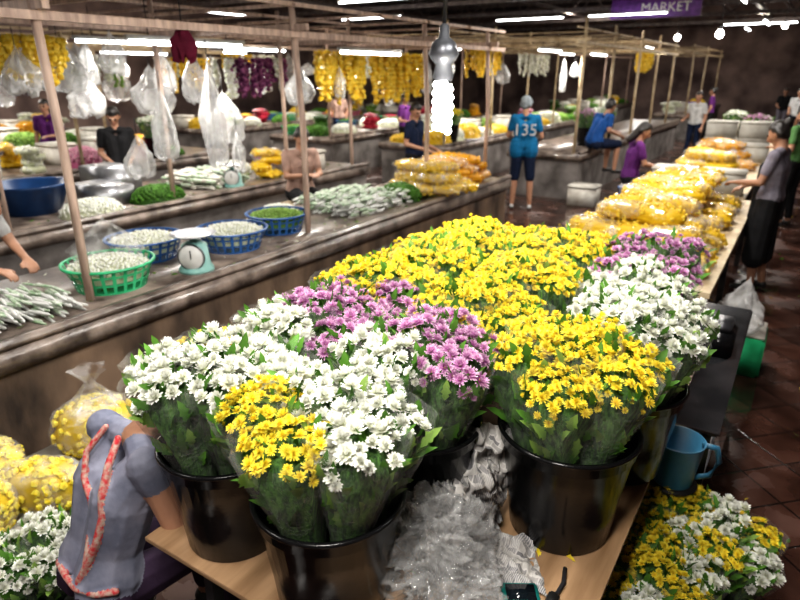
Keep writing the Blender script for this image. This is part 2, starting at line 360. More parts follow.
def counter(x0,x1,y0,y1,h=.8,m=CONC,name='market_counter'):
    mb=MB();mb.add(bb(x0+.05,x1-.05,y0+.05,y1-.05,0,h-.12),m,smooth=False)
    mb.add(bbox_bev(x1-x0,y1-y0,.12,.012,((x0+x1)/2,(y0+y1)/2,h-.06)),LEDGE)
    mb.add(bbox_bev(.07,y1-y0,.05,.01,(x1-.035,(y0+y1)/2,h+.0249)),LEDGE)
    return mb.build(name)
counter(-4.35,-3.13,-1,7.6)
counter(-7.0,-5.4,-1,7.6,m=CONCG);counter(-10.,-8.4,0,7.8,m=CONCG);counter(-13.2,-11.5,0,8,m=CONCG);counter(-17,-15,1,9,m=CONCG)
counter(-4.5,-3.13,10.6,20,m=CONCG);counter(-7.2,-5.6,10.4,20,m=CONCG);counter(-10.2,-8.4,10.4,20,m=CONCG);counter(-14,-12,10.4,21,m=CONCG)
counter(-4.5,-3.3,23,31,m=CONCG);counter(-8.5,-6.9,23,31,m=CONCG)
def wtable(x0,x1,y0,y1,h=.75,name='display_table'):
    mb=MB();mb.add(bb(x0,x1,y0,y1,h-.04,h),WOODY,smooth=False)
    for x in (x0+.06,x1-.06):
        for y in (y0+.06,(y0+y1)/2,y1-.06): mb.add(bb(x-.025,x+.025,y-.025,y+.025,0,h-.04),STEELD,smooth=False)
    return mb.build(name)
wtable(-1.55,-.32,4.25,7.9);wtable(-1.6,-.45,8.3,12.2,.7);wtable(-1.6,-.45,12.8,19,.7)
# ------------------------------------------------------------------ stall frames
def frame(x,ys,z0,m=WOODP,top=2.62,cross=-1.8,bz=2.36,name='stall_frame',lean=.0):
    mb=MB()
    for y in ys:
        p=[(x,y,z0),(x+R_(-.02,.02),y,(z0+top)/2),(x+R_(-.03,.03)-lean,y,top)]
        mb.add(tube(p,.026,8),m)
        mb.add(bb(x+cross,x+.1,y-.02,y+.02,bz+.05,bz+.10),m,smooth=False)
    mb.add(bb(x-.025,x+.025,ys[0]-.4,ys[-1]+.4,bz,bz+.045),m,smooth=False)
    mb.add(bb(x-.015,x+.015,ys[0]-.4,ys[-1]+.4,bz+.22,bz+.25),m,smooth=False)
    y=ys[0]+.9
    while y<ys[-1]:
        mb.add(bb(x+cross,x+.05,y-.012,y+.012,bz+.22,bz+.245),m,smooth=False);y+=1.05+R_(-.2,.2)
    for xx in (x+cross*.5,x+cross): mb.add(bb(xx-.013,xx+.013,ys[0]-.3,ys[-1]+.3,bz+.10,bz+.13),m,smooth=False)
    return mb.build(name)
frame(-3.48,[-.1,1.92,3.94,5.96,7.5],.8,lean=.06)
frame(-5.6,[.5,2.5,4.2,6,7.4],.8,bz=2.5,top=2.8)
frame(-8.6,[1,3,5,7.4],.8,m=WOODY,bz=2.4)
frame(-11.7,[1,3,5,7.4],.8,m=WOODY,bz=2.5,top=2.8)
frame(-15.3,[2,4.5,7,8.5],.8,m=WOODY,bz=2.5,top=2.8)
frame(-3.3,[10.7,12.7,14.7,16.7,18.7],.8,m=WOODY,bz=2.55,top=2.95,cross=-2.4)
frame(-5.8,[10.6,12.7,14.7,16.7,18.7],.8,m=WOODY,bz=2.6,top=3.,cross=-2.4)
frame(-8.6,[10.6,13.7,16.7,19.5],.8,m=WOODP,bz=2.7,top=3.)
frame(-12.3,[10.6,13.7,16.7,19.5],.8,m=WOODP,bz=2.7,top=3.)
frame(-3.5,[23.2,26,30],.8,m=WOODY,bz=2.7,top=3.);frame(-7.1,[23.2,26,30],.8,m=WOODP,bz=2.7,top=3.)
# ------------------------------------------------------------------ flower buckets on the table
z=.752
flower_bucket(-.86,1.0,z,'wwwwyyw')
flower_bucket(-1.27,1.03,z,'wwwywww')
flower_bucket(-.43,1.61,z,'yyyyyyy',rb=1.05)
fbP=flower_bucket(-.85,1.43,z,'ppppwwp')
flower_bucket(-1.28,1.45,z,'ppppwwp')
flower_bucket(-1.30,1.88,z,'yyyyyyp')
flower_bucket(-.87,1.86,z,'yyyyyyy')
fbW=flower_bucket(-.36,2.04,z,'wwwwwww',R=.10,ring=.14)
fbY=flower_bucket(-1.30,2.31,z,'yyyyyyy')
flower_bucket(-.87,2.29,z,'yyyyyyy')
flower_bucket(-.45,2.45,z,'wpwpwww',ring=.13,R=.10)
flower_bucket(-1.28,2.74,z,'yyyyyyy')
flower_bucket(-.86,2.73,z,'yyyyyyy')
fbP2=flower_bucket(-.46,2.88,z,'ppppppp',ring=.14,R=.09)
for i,(x,y,k) in enumerate([(-.14,1.86,'ywyyywy'),(.02,2.22,'wywywyw'),(-.2,2.28,'yyywyyy')]):
    flower_bucket(x,y,0,k,topz=.46,ring=.14,R=.085,rb=.8)
flower_bucket(-1.12,1.2,0,'yyyyyyy',topz=.42,ring=.13,R=.08,rb=.75)
for (o,x,y,zz) in [(fbP,-.8,14.0,.7),(fbP,-3.5,12.0,.8),(fbW,-3.5,13.2,.8),(fbY,-6.0,11.2,.8),(fbW,-1.3,15.3,.7),(fbW,-8.8,6.4,.8)]: inst(o,x,y,zz,R_(0,6))
# ------------------------------------------------------------------ people
def capsule(a,b,ra,rb,n=10):
    a=Vector(a);b=Vector(b);d=(b-a);L=d.length
    prof=[]
    for k in range(4): 
        t_=k/3*math.pi/2;prof.append((max(ra*math.sin(t_),.0005),-ra*math.cos(t_)))
    for k in range(4):
        t_=k/3*math.pi/2;prof.append((max(rb*math.cos(t_),.0005),L+rb*math.sin(t_)))
    if L<1e-5:d=Vector((0,0,1))
    return xf(lathe(prof,n,close=True),orient([tuple(a)],[tuple(d)],1,spin=0.)[0])
STANDJ=dict(hip=(0,0,.92),waist=(0,0,1.06),chest=(0,0,1.25),neck=(0,-.01,1.43),head=(0,.02,1.57),look=(0,1,-.1),
  sL=(-.17,0,1.37),sR=(.17,0,1.37),eL=(-.22,-.02,1.1),eR=(.22,-.02,1.1),wL=(-.22,.08,.87),wR=(.22,.08,.87),
  kL=(-.1,.03,.5),kR=(.1,.03,.5),aL=(-.1,0,.09),aR=(.1,0,.09))
SITJ=dict(hip=(0,0,.54),waist=(0,.01,.68),chest=(0,.04,.88),neck=(0,.08,1.05),head=(0,.13,1.19),look=(0,1,-.5),
  sL=(-.17,.05,1.0),sR=(.17,.05,1.0),eL=(-.21,.12,.76),eR=(.21,.12,.76),wL=(-.1,.36,.70),wR=(.1,.36,.70),
  kL=(-.12,.42,.52),kR=(.12,.42,.52),aL=(-.12,.40,.09),aR=(.12,.40,.09))
def person(name,loc,yaw,J,shirt,pants,shoe=None,hair='short',sleeve=.6,legs='long',scale=1,extra=(),vox=.009,hairm=None,J0=STANDJ):
    j=dict(J0);j.update(J);j={k:Vector(v) for k,v in j.items()}
    pr=[]
    def c(a,b,ra,rb,l): pr.append((Vector(a),Vector(b),ra,rb,l))
    X=Vector((1,0,0))
    shoe=shoe or RUBBER;SK=SKIN;ha=hairm or HAIR
    hipL=j['hip']-X*.085;hipR=j['hip']+X*.085
    for s,h in ((-1,hipL),(1,hipR)):
        c(h+Vector((0,0,.0)),j['hip']+X*s*.07+(j['waist']-j['hip'])*.5,.105,.1,pants)
        c(j['hip']+X*s*.07+(j['waist']-j['hip'])*.35,j['waist']+X*s*.055,.112,.095,shirt)
        c(j['waist']+X*s*.055,j['chest']+X*s*.075,.095,.105,shirt)
        S=j['sR'] if s>0 else j['sL']
        c(j['chest']+X*s*.075,S*.75+j['neck']*.25-Vector((0,0,.03)),.105,.062,shirt)
        c(j['neck']-Vector((0,0,.03)),S,.05,.05,shirt)
        e=j['eR'] if s>0 else j['eL'];w=j['wR'] if s>0 else j['wL']
        c(S,e,.047,.037,SK);c(e,w,.037,.024,SK)
        if sleeve>0: c(S,S.lerp(e,min(sleeve,1)),.06,.053,shirt)
        if sleeve>1: c(e,e.lerp(w,sleeve-1),.05,.04,shirt)
        d=(w-e).normalized();p=w+d*.07
        side=d.cross(Vector((0,0,1)));side=side.normalized() if side.length>.2 else Vector((1,0,0))
        nrm=side.cross(d).normalized(); inn=X*-s
        if side.dot(inn)<0: side=-side
        if nrm.z>0:nrm=-nrm
        for q in (-.02,0,.02): c(w+side*q*.5,p+side*q,.018,.015,SK)
        for q,L in ((-.03,.058),(-.01,.072),(.01,.076),(.03,.068)):
            b=p+side*q;m_=b+d*L*.5+nrm*.006;c(b,m_,.0095,.009,SK);c(m_,m_+d*L*.35+nrm*L*.35,.009,.008,SK)
        c(w+d*.02+side*.02,w+d*.055+side*.055,.012,.0105,SK);c(w+d*.055+side*.055,w+d*.085+side*.06+nrm*.01,.0105,.009,SK)
        k=j['kR'] if s>0 else j['kL'];a=j['aR'] if s>0 else j['aL'];h2=h
        c(h2,k,.09,.058,pants)
        if legs=='long': c(k,a+(k-a)*.12,.06,.048,pants);c(a,a+(k-a)*.3,.038,.042,SK)
        else:
            if legs=='short': c(h2.lerp(k,.3),k.lerp(a,.0),.095,.075,pants)
            c(k,k.lerp(a,.35),.05,.052,SK);c(k.lerp(a,.35),a,.052,.034,SK)
        f=Vector((s*.03,1,0)).normalized()
        c(a+Vector((0,-.02,-.045)),a+f*.16+Vector((0,0,-.062)),.036,.027,shoe)
    if legs=='skirt':
        c(hipL,j['kL'].lerp(j['aL'],.35),.10,.11,pants);c(hipR,j['kR'].lerp(j['aR'],.35),.10,.11,pants);c(j['hip'],(j['kL']+j['kR'])/2,.1,.1,pants)
    L=j['look'].normalized();Xh=L.cross(Vector((0,0,1))).normalized();Zh=Xh.cross(L).normalized();H=j['head']
    def hp(x,y,z_): return H+Xh*x+L*y+Zh*z_
    c(j['neck']-Vector((0,0,.02)),H+Zh*-.06+L*-.015,.052,.047,SK)
    c(hp(0,-.012,.03),hp(0,.012,-.01),.082,.074,SK);c(hp(0,.02,-.03),hp(0,.042,-.078),.060,.036,SK)
    c(hp(0,.088,.01),hp(0,.104,-.028),.009,.014,SK)
    for s in (-1,1):
        c(hp(s*.078,-.005,.0),hp(s*.080,-.008,-.025),.014,.011,SK)
        c(hp(s*.03,.083,.012),hp(s*.034,.082,.012),.011,.011,EYE)
    c(hp(-.016,.084,-.052),hp(.016,.084,-.052),.009,.009,LIP)
    c(hp(0,-.03,.042),hp(0,-.008,.048),.084,.076,ha)
    for s in (-1,1): c(hp(s*.045,-.008,.042),hp(s*.05,-.035,-.01),.044,.046,ha)
    c(hp(0,-.045,.02),hp(0,-.045,-.03),.073,.055,ha)
    if hair=='long': c(hp(0,-.05,.0),hp(0,-.085,-.2),.07,.05,ha)
    if hair=='bun': c(hp(0,-.105,.06),hp(0,-.12,.07),.04,.038,ha)
    if hair=='cap': c(hp(-.03,.08,.06),hp(-.03,.135,.045),.02,.012,ha);c(hp(.03,.08,.06),hp(.03,.135,.045),.02,.012,ha);c(hp(0,.08,.06),hp(0,.145,.045),.022,.012,ha)
    for e in extra: c(*e)
    ts=[capsule(a,b,ra,rb) for a,b,ra,rb,_ in pr]
    t=cat(*ts);me=bpy.data.meshes.new('tmp');fs=[];i=0
    for n_ in t.s: fs.append(t.l[i:i+n_].tolist());i+=n_
    me.from_pydata(t.v.tolist(),[],fs);ob=bpy.data.objects.new('tmp',me);sc.collection.objects.link(ob)
    r=ob.modifiers.new('r','REMESH');r.mode='VOXEL';r.voxel_size=vox
    sm=ob.modifiers.new('s','SMOOTH');sm.iterations=2;sm.factor=.5
    dg=bpy.context.evaluated_depsgraph_get();m2=bpy.data.meshes.new_from_object(ob.evaluated_get(dg))
    bpy.data.objects.remove(ob);bpy.data.meshes.remove(me)
    nf=len(m2.polygons);cc=np.zeros(nf*3);m2.polygons.foreach_get('center',cc);cc=cc.reshape(-1,3)
    best=np.full(nf,1e9);lab=np.zeros(nf,dtype=np.int32);ml=[]
    for a,b,ra,rb,m in pr:
        if m not in ml: ml.append(m)
        a=np.array(a);b=np.array(b);d=b-a;q=d@d
        t_=np.clip(((cc-a)@d)/q,0,1) if q>1e-9 else np.zeros(nf)
        ds=np.linalg.norm(cc-(a+t_[:,None]*d),axis=1)-(ra+(rb-ra)*t_)
        if m in (EYE,LIP): ds-=.003
        w=ds<best;best[w]=ds[w];lab[w]=ml.index(m)
    m2.materials.clear()
    for m in ml:m2.materials.append(m)
    m2.polygons.foreach_set('material_index',lab);m2.polygons.foreach_set('use_smooth',np.ones(nf,dtype=bool));m2.update()
    m2.name=name;o=bpy.data.objects.new(name,m2);sc.collection.objects.link(o);o.location=loc;o.rotation_euler=(0,0,math.radians(yaw));o.scale=(scale,)*3
    bpy.context.view_layer.update()
    return o
BLUE=fab((.01,.14,.30),name='blue_jersey');BLUE2=fab((.02,.09,.30),name='blue_shirt');NAVY=fab((.012,.02,.05),name='navy_cloth');GREY=fab((.25,.235,.28),(.17,.155,.19),name='grey_shirt')
DENIM=fab((.24,.245,.31),(.14,.15,.205),name='blue_grey_dress')
BLK=fab((.02,.02,.022),name='black_cloth');PURC=fab((.13,.03,.17),name='purple_shirt');BEI=fab((.42,.28,.23),name='beige_shirt');WHC=fab((.52,.52,.52),name='white_shirt');GRN=fab((.10,.22,.08),name='green_shirt');CAPG=fab((.25,.28,.30),name='grey_cap')
REDP=mat('red_floral_strap',(.45,.02,.03),(.45,.36,.30),rough=.8,scale=70)
def strap(pts,r=.013): return [(Vector(a),Vector(b),r,r,REDP) for a,b in zip(pts[:-1],pts[1:])]
o=person('man_in_blue_jersey',(-3.72,9.45,0),22,dict(look=(.5,1,-.25),kL=(-.11,.02,.5),kR=(.12,.0,.5),aL=(-.13,0,.09),aR=(.14,-.02,.09),eL=(-.24,.05,1.12),wL=(-.16,.26,1.05),eR=(.25,.02,1.1),wR=(.20,.22,1.0)),BLUE,NAVY,shoe=WHC,hair='cap',legs='short',hairm=CAPG,scale=1.05,
  extra=[(Vector((-.1,0,1.0)),Vector((-.1,0,.88)),.115,.12,BLUE),(Vector((.1,0,1.0)),Vector((.1,0,.88)),.115,.12,BLUE)])
cu=bpy.data.curves.new('jersey_number','FONT');cu.body='135';cu.size=.24;cu.align_x='CENTER';cu.extrude=.004
cu.materials.append(WHC);tx=bpy.data.objects.new('jersey_number',cu);sc.collection.objects.link(tx);tx.parent=o;tx.location=(0,-.118,1.13);tx.rotation_euler=(math.radians(90),0,0)
person('man_in_blue_shirt',(-3.05,11.0,.42),-35,dict(chest=(0,.12,.86),neck=(0,.20,1.02),head=(0,.28,1.15),sL=(-.17,.16,.98),sR=(.17,.16,.98),wL=(-.05,.45,.72),wR=(.1,.46,.66)),BLUE2,NAVY,legs='short',J0=SITJ)
person('woman_in_purple_shirt',(-2.15,9.9,0),-60,dict(look=(.2,1,-.7)),PURC,BLK,hair='long',J0=SITJ,scale=1.08)
mb=MB();mb.add(lathe([(.16,0),(.13,.02),(.12,.40),(.15,.43),(.15,.45),(.001,.45)],20),BLUEB,TR((-2.15,9.9,0)));mb.build('plastic_stool')
person('woman_in_dark_apron',(-.16,7.0,0),78,dict(look=(.1,1,-.55),head=(0,.05,1.56),eL=(-.22,.06,1.12),eR=(.22,.06,1.12),wL=(-.10,.30,1.08),wR=(.12,.28,1.02),aR=(.1,-.05,.09),kR=(.1,.03,.5)),GREY,BLK,hair='bun',legs='skirt',scale=1.0,
  extra=[(Vector((-.05,.09,1.25)),Vector((-.05,.09,.6)),.05,.08,BLK),(Vector((.05,.09,1.25)),Vector((.05,.09,.6)),.05,.08,BLK)])
person('woman_in_green_shirt',(-.02,10.4,0),60,dict(look=(.1,1,-.3),wL=(-.1,.3,1.1),wR=(.15,.3,1.1)),GRN,BLK,hair='bun')
person('seated_vendor',(-4.95,5.5,.22),-115,dict(look=(0,1,-.9),wL=(-.06,.38,.8),wR=(.08,.38,.8)),BEI,BLK,hair='short',J0=SITJ)
mb=MB();mb.add(bbox_bev(.36,.36,.65,.01,(-4.95,5.5,.325)),WOODY);mb.build('wooden_stool')
person('vendor_in_black_shirt',(-7.7,5.0,0),-120,dict(look=(.2,1,-.7),wL=(-.1,.35,1.0),wR=(.1,.35,1.0)),BLK,BLK,hair='short')
person('vendor_in_purple_shirt',(-11.0,5.9,0),-140,dict(wL=(-.1,.3,1.1)),PURC,BLK,hair='long')
person('vendor_in_navy_shirt',(-5.0,8.2,0),-90,dict(look=(.3,1,-.6),wL=(-.1,.35,1.0),wR=(.1,.35,1.0)),NAVY,BLK,hair='short')
person('bending_vendor',(-4.85,1.70,0),-75,dict(waist=(0,.08,1.02),chest=(0,.22,1.14),neck=(0,.34,1.22),head=(-.1,.40,1.30),look=(-.6,1,-.9),sL=(-.17,.32,1.2),sR=(.17,.32,1.2),eL=(-.2,.42,1.0),wL=(-.12,.62,.92),eR=(.2,.42,1.0),wR=(.14,.66,.92)),WHC,NAVY,hair='short')
person('woman_in_denim_dress',(-1.73,.80,-.05),-12,dict(waist=(0,.05,.68),chest=(0,.11,.86),neck=(.02,.2,1.04),head=(.07,.33,1.13),look=(.3,1,-.9),sL=(-.165,.16,1.0),sR=(.165,.16,1.0),
   eL=(-.20,.34,.80),wL=(.0,.55,.86),eR=(.24,.20,.76),wR=(.19,.46,.80),kL=(-.12,.40,.52),kR=(.06,.42,.5),aL=(-.12,.42,.14),aR=(.06,.42,.14)),DENIM,fab((.05,.03,.06),name='plum_trousers'),hair='bun',J0=SITJ,vox=.006,sleeve=.22,
   extra=strap([(.05,.13,1.06),(.085,.075,1.0),(.11,.035,.93),(.125,.02,.86),(.12,-.01,.78),(.10,-.045,.70),(.08,-.07,.64)])+strap([(-.05,.13,1.06),(-.06,.06,.99),(-.03,.03,.92),(.03,.022,.86),(.07,-.01,.78),(.09,-.045,.70)],.011)+strap([(-.15,-.0,.64),(-.08,-.085,.62),(.0,-.09,.62),(.08,-.085,.62),(.15,-.05,.62),(.185,.0,.62)],.011))
mb=MB();mb.add(lathe([(.17,0),(.14,.02),(.13,.32),(.16,.35),(.16,.37),(.001,.37)],20),RUBBER,TR((-1.73,.80,0)));mb.build('plastic_stool')
cols=[(WHC,NAVY),(BLK,GREY),(PURC,BLK),(BEI,NAVY),(BLUE2,BLK)]
shop=[]
for i,(a,b) in enumerate(cols):
    shop.append(person('shopper',[(-2.3,17,0),(.0,18,0),(-2.6,22,0),(-11,14,0),(-14.3,6.5,0)][i],[160,20,90,200,-60][i],dict(aL=(-.1,-.15,.09),aR=(.1,.15,.09),wR=(.15,.3,1.05)),a,b,hair=['short','long','bun','short','long'][i],vox=.013))
k=0
for (x,y,r) in [(-.3,22,170),(-.8,26,180),(-7.9,12.5,-90),(-11,9.3,-30)]:
    s=shop[k%5];k+=1;o=inst(s,x,y,0,math.radians(r),R_(.95,1.05))
# ------------------------------------------------------------------ props
def basket(name,x,y,z0,r,h,m,fill=None,fm=None,fs=.012,n=220):
    mb=MB();rows=13;prof=[(r*(.78+.22*i/(rows-1)),h*i/(rows-1)) for i in range(rows)]
    mb.add(lathe(prof,72,keep=lambda i,j:i%3==0 or j%4==0),m);mb.add(lathe([(.001,.004),(r*.78,.004)],36),m)
    mb.add(lathe([(r,h-.012),(r*1.05,h-.012),(r*1.06,h),(r*1.0,h+.004),(r*.99,h)],48),m)
    if fill=='f':
        mb.add(lathe([(r*.8,h*.4),(r*.86,h*.7),(r*.5,h*.95),(.001,h*1.05)],20),fm)
        P=[]
        for i in range(n):
            q=math.sqrt((i+.5)/n);a=2.4*i;P.append((r*.9*q*math.cos(a),r*.9*q*math.sin(a),h*(1.12-.3*q*q)+R_(-.006,.006)))
        put(mb,[POM],fm,P,[(R_(-1,1),R_(-1,1),1) for _ in P],[fs*R_(.8,1.3) for _ in P])
    o=mb.build(name,loc=(0,0,0));o.location=(x,y,z0);return o
basket('green_plastic_basket',-3.62,2.16,.8,.27,.17,GREENB,'f',WHITE,.014)
basket('blue_plastic_basket',-4.0,2.70,.8,.27,.16,BLUEB,'f',WHITE,.014)
basket('blue_plastic_basket',-3.66,3.24,.8,.27,.16,BLUEB,'f',WHITE,.014)
basket('blue_plastic_basket',-3.75,3.85,.8,.26,.16,BLUEB,'f',LEAFL,.014)
basket('green_plastic_basket',-3.75,-.1,.8,.27,.17,GREENB,'f',WHITE,.014)
mb=MB();mb.add(lathe([(.001,0),(.26,0),(.35,.26),(.37,.27),(.37,.29),(.34,.28),(.25,.02),(.001,.02)],32),TUBB);o=mb.build('blue_plastic_tub');o.location=(-6.35,3.1,.8)
def scale_(x,y,z0,rz):
    mb=MB();mb.add(lathe([(.001,0),(.12,0),(.12,.02),(.10,.05),(.085,.19),(.05,.21),(.02,.22),(.02,.245)],24),SCALEG)
    mb.add(lathe([(.001,.245),(.10,.245),(.15,.262),(.155,.268),(.10,.252),(.001,.251)],28),SILV)
    mb.add(lathe([(.001,.022),(.08,.022),(.085,.015),(.085,0)],28),DIAL,TR((0,-.085,.12),(math.radians(90),0,0)))
    mb.add(box(.006,.004,.06,(0,-.109,.14)),RUBBER,TR((0,0,0)));mb.add(lathe([(.088,0),(.094,.008),(.088,.024)],28),STEELD,TR((0,-.085,.12),(math.radians(90),0,0)))
    o=mb.build('weighing_scale',loc=(0,0,0));o.location=(x,y,z0);o.rotation_euler=(0,0,rz);return o
so=scale_(-3.42,2.68,.80,math.radians(35))
inst(so,-5.75,5.2,.8,.6)
def rolls(name,x0,x1,y0,y1,z0,n,r,l,m,lay=3,ax=0,m2=None):
    mb=MB()
    for i in range(n):
        k=i%lay;x=R_(x0,x1);y=R_(y0,y1)
        d=(1,R_(-.25,.25),0) if ax==0 else (R_(-.25,.25),1,0)
        t=lathe([(r*.4,0),(r,l*.12),(r*1.05,l*.5),(r*.95,l*.88),(r*.3,l)],8,close=True)
        mb.add(t,m if (m2 is None or i%2) else m2,orient([(x,y,z0+r+k*r*1.7)],[d],R_(.85,1.1)))
    return mb.build(name)
rolls('pile_of_banana_leaf_rolls',-3.95,-3.42,.9,1.80,.8,360,.009,.16,PACK,7,0,DIAL)
rolls('pile_of_banana_leaf_rolls',-3.95,-3.42,.2,.8,.8,200,.011,.2,LEAFL,7,0,PACK)
rolls('pile_of_flower_packets',-4.2,-3.4,4.5,5.5,.8,640,.014,.10,PACK,6,1,DIAL)
rolls('pile_of_flower_packets',-6.6,-5.9,4.75,5.5,.8,260,.02,.16,FOAM,5,0,PACK)
def scatter(name,x0,x1,y0,y1,z0,n,ms):
    mb=MB()
    for m in ms:
        P=[(R_(x0,x1),R_(y0,y1),z0+.004) for _ in range(n)];D=[(R_(-1,1),R_(-1,1),R_(.0,.12)) for _ in P]
        mb.add(LEAFT,m,orient(P,D,[R_(.02,.05) for _ in P]))
    return mb.build(name)
scatter('loose_leaves',-4.3,-3.22,-.5,7.4,.8,160,[LEAF,LEAFL,WHITE])
scatter('loose_leaves',-6.9,-5.5,-.5,7.4,.8,120,[LEAF,LEAFL,WHITE])
scatter('loose_leaves',-3.0,3.0,-.5,12,0,140,[LEAF,YEL])
scatter('loose_leaves',-1.45,-.26,.9,1.5,.752,14,[LEAF,YEL,WHITE])
def heap(name,x,y,z0,rx,ry,h,m,n=160,s=.03,under=None):
    mb=MB();mb.add(lathe([(1,0),(.93,.3),(.72,.62),(.4,.85),(.001,.93)],20),m,TR((x,y,z0),(0,0,0),(rx,ry,h)),rnd=.0)
    i=np.arange(n);q=np.sqrt((i+.5)/n);a=2.399*i
    P=np.stack([x+rx*q*np.cos(a),y+ry*q*np.sin(a),z0+h*np.sqrt(np.clip(1-q**2.5,0,1))*.95+.3*s+rng.uniform(-.3,.3,n)*s],1)
    D=np.stack([np.cos(a)*q,np.sin(a)*q,1.1-q],1)
    mb.add(POM,m,orient(P,D,s*rng.uniform(.8,1.25,n)),smooth=False);return mb.build(name,loc=(x,y,z0))
def bagshape(rx,ry,h,seed,n=26,m=14,sq=2.6):
    v=[];f=[]
    for jj in range(m+1):
        ph=-math.pi/2+math.pi*jj/m
        for i in range(n):
            a=2*math.pi*i/n;ca,sa=math.cos(a),math.sin(a)
            e=2/sq;cx=math.copysign(abs(ca)**e,ca);cy=math.copysign(abs(sa)**e,sa);c=abs(math.cos(ph))**(.7);s=math.copysign(abs(math.sin(ph))**.8,math.sin(ph))
            w=1+.10*noise.noise(Vector((ca*2+seed,sa*2,s*2)))+.06*noise.noise(Vector((ca*7+seed,sa*7,s*6)))
            v.append((rx*cx*c*w,ry*cy*c*w,h*.5*(1+s*w)))
    for jj in range(m):
        for i in range(n):f.append((jj*n+i,jj*n+(i+1)%n,(jj+1)*n+(i+1)%n,(jj+1)*n+i))
    t=T(v,f);t.v[:,2]=np.maximum(t.v[:,2],0);return t
def flowerbag(mb,M,rx,ry,h,m,n=70,s=.02,seed=None,shell=True,neck=False):
    seed=R_(0,99) if seed is None else seed
    t=bagshape(rx,ry,h,seed);core=T([],[]);core.v=t.v*.93;core.l=t.l;core.s=t.s;core.c=t.c
    core.v[:,2]+=h*.02;mb.add(core,m,M,rnd=.2)
    idx=rng.choice(len(t.v),n);P=t.v[idx]*.97;D=t.v[idx]-np.array([0,0,h*.5]);D+=1e-4
    O=orient(P,D,s*rng.uniform(.8,1.2,n));mb.add(POM,m,np.einsum('ij,kjl->kil',np.array(M),O),smooth=False)
    if shell:
        sh=T([],[]);sh.v=t.v*1.06;sh.l=t.l;sh.s=t.s;sh.c=t.c;mb.add(sh,SHELL,M)
    if neck:
        sd=seed;mb.add(lathe([(rx*.75,h*.85),(rx*.35,h*1.15),(.03,h*1.38),(.018,h*1.42),(.05,h*1.6),(.08,h*1.7)],28,wob=lambda a,j:1+.18*math.sin(a*5+sd+j)+.1*math.sin(a*11+j)),SHELL,M)
def bagpile(name,x0,x1,y0,y1,z0,n,m,lay=3,rx=.24,ry=.15,h=.12,shrink=.12,s=.02,nn=60):
    mb=MB()
    per=[int(n*w) for w in ([.45,.33,.22] if lay==3 else [.6,.4] if lay==2 else [1])]
    for L,c in enumerate(per):
        for i in range(c):
            g=max(1,round(math.sqrt(c*(y1-y0)/(x1-x0))));cx=(i//g+.5)/math.ceil(c/g);cy=(i%g+.5)/g
            x=x0+(x1-x0)*(L*shrink+cx*(1-2*L*shrink))+R_(-.04,.04);y=y0+(y1-y0)*(L*shrink*.5+cy*(1-L*shrink))+R_(-.05,.05)
            flowerbag(mb,TR((x,y,z0+L*h*.85),(R_(-.15,.15),R_(-.15,.15),R_(-.7,.7))),rx,ry,h,m,nn,s,shell=(i%2==0))
    return mb.build(name)
bagpile('pile_of_bagged_marigolds',-1.42,-.48,4.4,7.7,.76,66,YEO,nn=110,s=.018,h=.15)
bagpile('pile_of_bagged_marigolds',-3.85,-3.05,5.75,6.25,.86,14,YEO,nn=90)
bagpile('pile_of_bagged_marigolds',-4.1,-3.35,6.5,7.4,.81,20,ORA,nn=40)
bagpile('pile_of_bagged_marigolds',-1.45,-.65,9.1,10.2,.71,18,YEO,nn=50,h=.15)
bagpile('pile_of_bagged_marigolds',-1.45,-.65,10.7,11.7,.71,18,ORA,nn=50,h=.15)
mb=MB();mb.add(bbox_bev(.62,1.05,.30,.02,(-2.68,1.2,.15)),FOAM);mb.build('styrofoam_crate')
mb=MB();flowerbag(mb,TR((-2.72,1.42,.31),(0,0,.3)),.20,.17,.26,YEL,330,.018,neck=True);mb.build('bag_of_yellow_flowers')
mb=MB()
for k,(x,y,a) in enumerate([(-2.62,.80,.2),(-2.50,1.02,.5),(-2.78,.98,-.2)]): flowerbag(mb,TR((x,y,.31),(0,0,a)),.19,.10,.22,YEL,280,.018)
mb.build('bag_of_yellow_flowers')
mb=MB();mb.add(BUCK,BLACKP,TR((-2.14,.80,0),(0,0,0),.8))
for q in range(5):
    a=q*1.26;bunch(mb,(-2.14+.03*math.cos(a),.80+.03*math.sin(a),.1),(-2.14+.13*math.cos(a),.80+.13*math.sin(a),.42),.085,'w')
mb.build('flower_bucket')
def crumple(name,c,rx,ry,h,m,seed,sub=6,amp=.45,rz=None):
    bm=bmesh.new();bmesh.ops.create_icosphere(bm,subdivisions=sub,radius=1)
    for v in bm.verts:
        p=v.co.copy();q=p+.5*noise.noise_vector(p*1.6+Vector((seed,seed,0)))
        n1=noise.noise(q*1.3+Vector((seed,0,0)));n2=abs(noise.noise(q*2.6+Vector((0,seed,0))));n3=abs(noise.noise(q*5.5+Vector((0,0,seed))))
        k=1+amp*.6*n1+amp*1.5*(.25-n2)+amp*.55*(.25-n3)
        v.co=Vector((p.x*rx*k,p.y*ry*k,max(0,h*.5*(1+p.z*k*1.1))))
    t=T([v.co[:] for v in bm.verts],[[v.index for v in f.verts] for f in bm.faces]);bm.free()
    mb=MB();mb.add(t,m,TR(c,(0,0,seed if rz is None else rz)));return mb.build(name)
crumple('crumpled_plastic_bag',(-.67,1.19,.752),.17,.14,.24,BAGP,3.1,amp=.6,rz=.4)
crumple('crumpled_plastic_bag',(-.55,1.12,.752),.13,.10,.14,BAGP,5.7,amp=.6)
crumple('crumpled_plastic_bag',(-.66,1.30,.752),.12,.10,.20,BAGP,7.7,amp=.6)
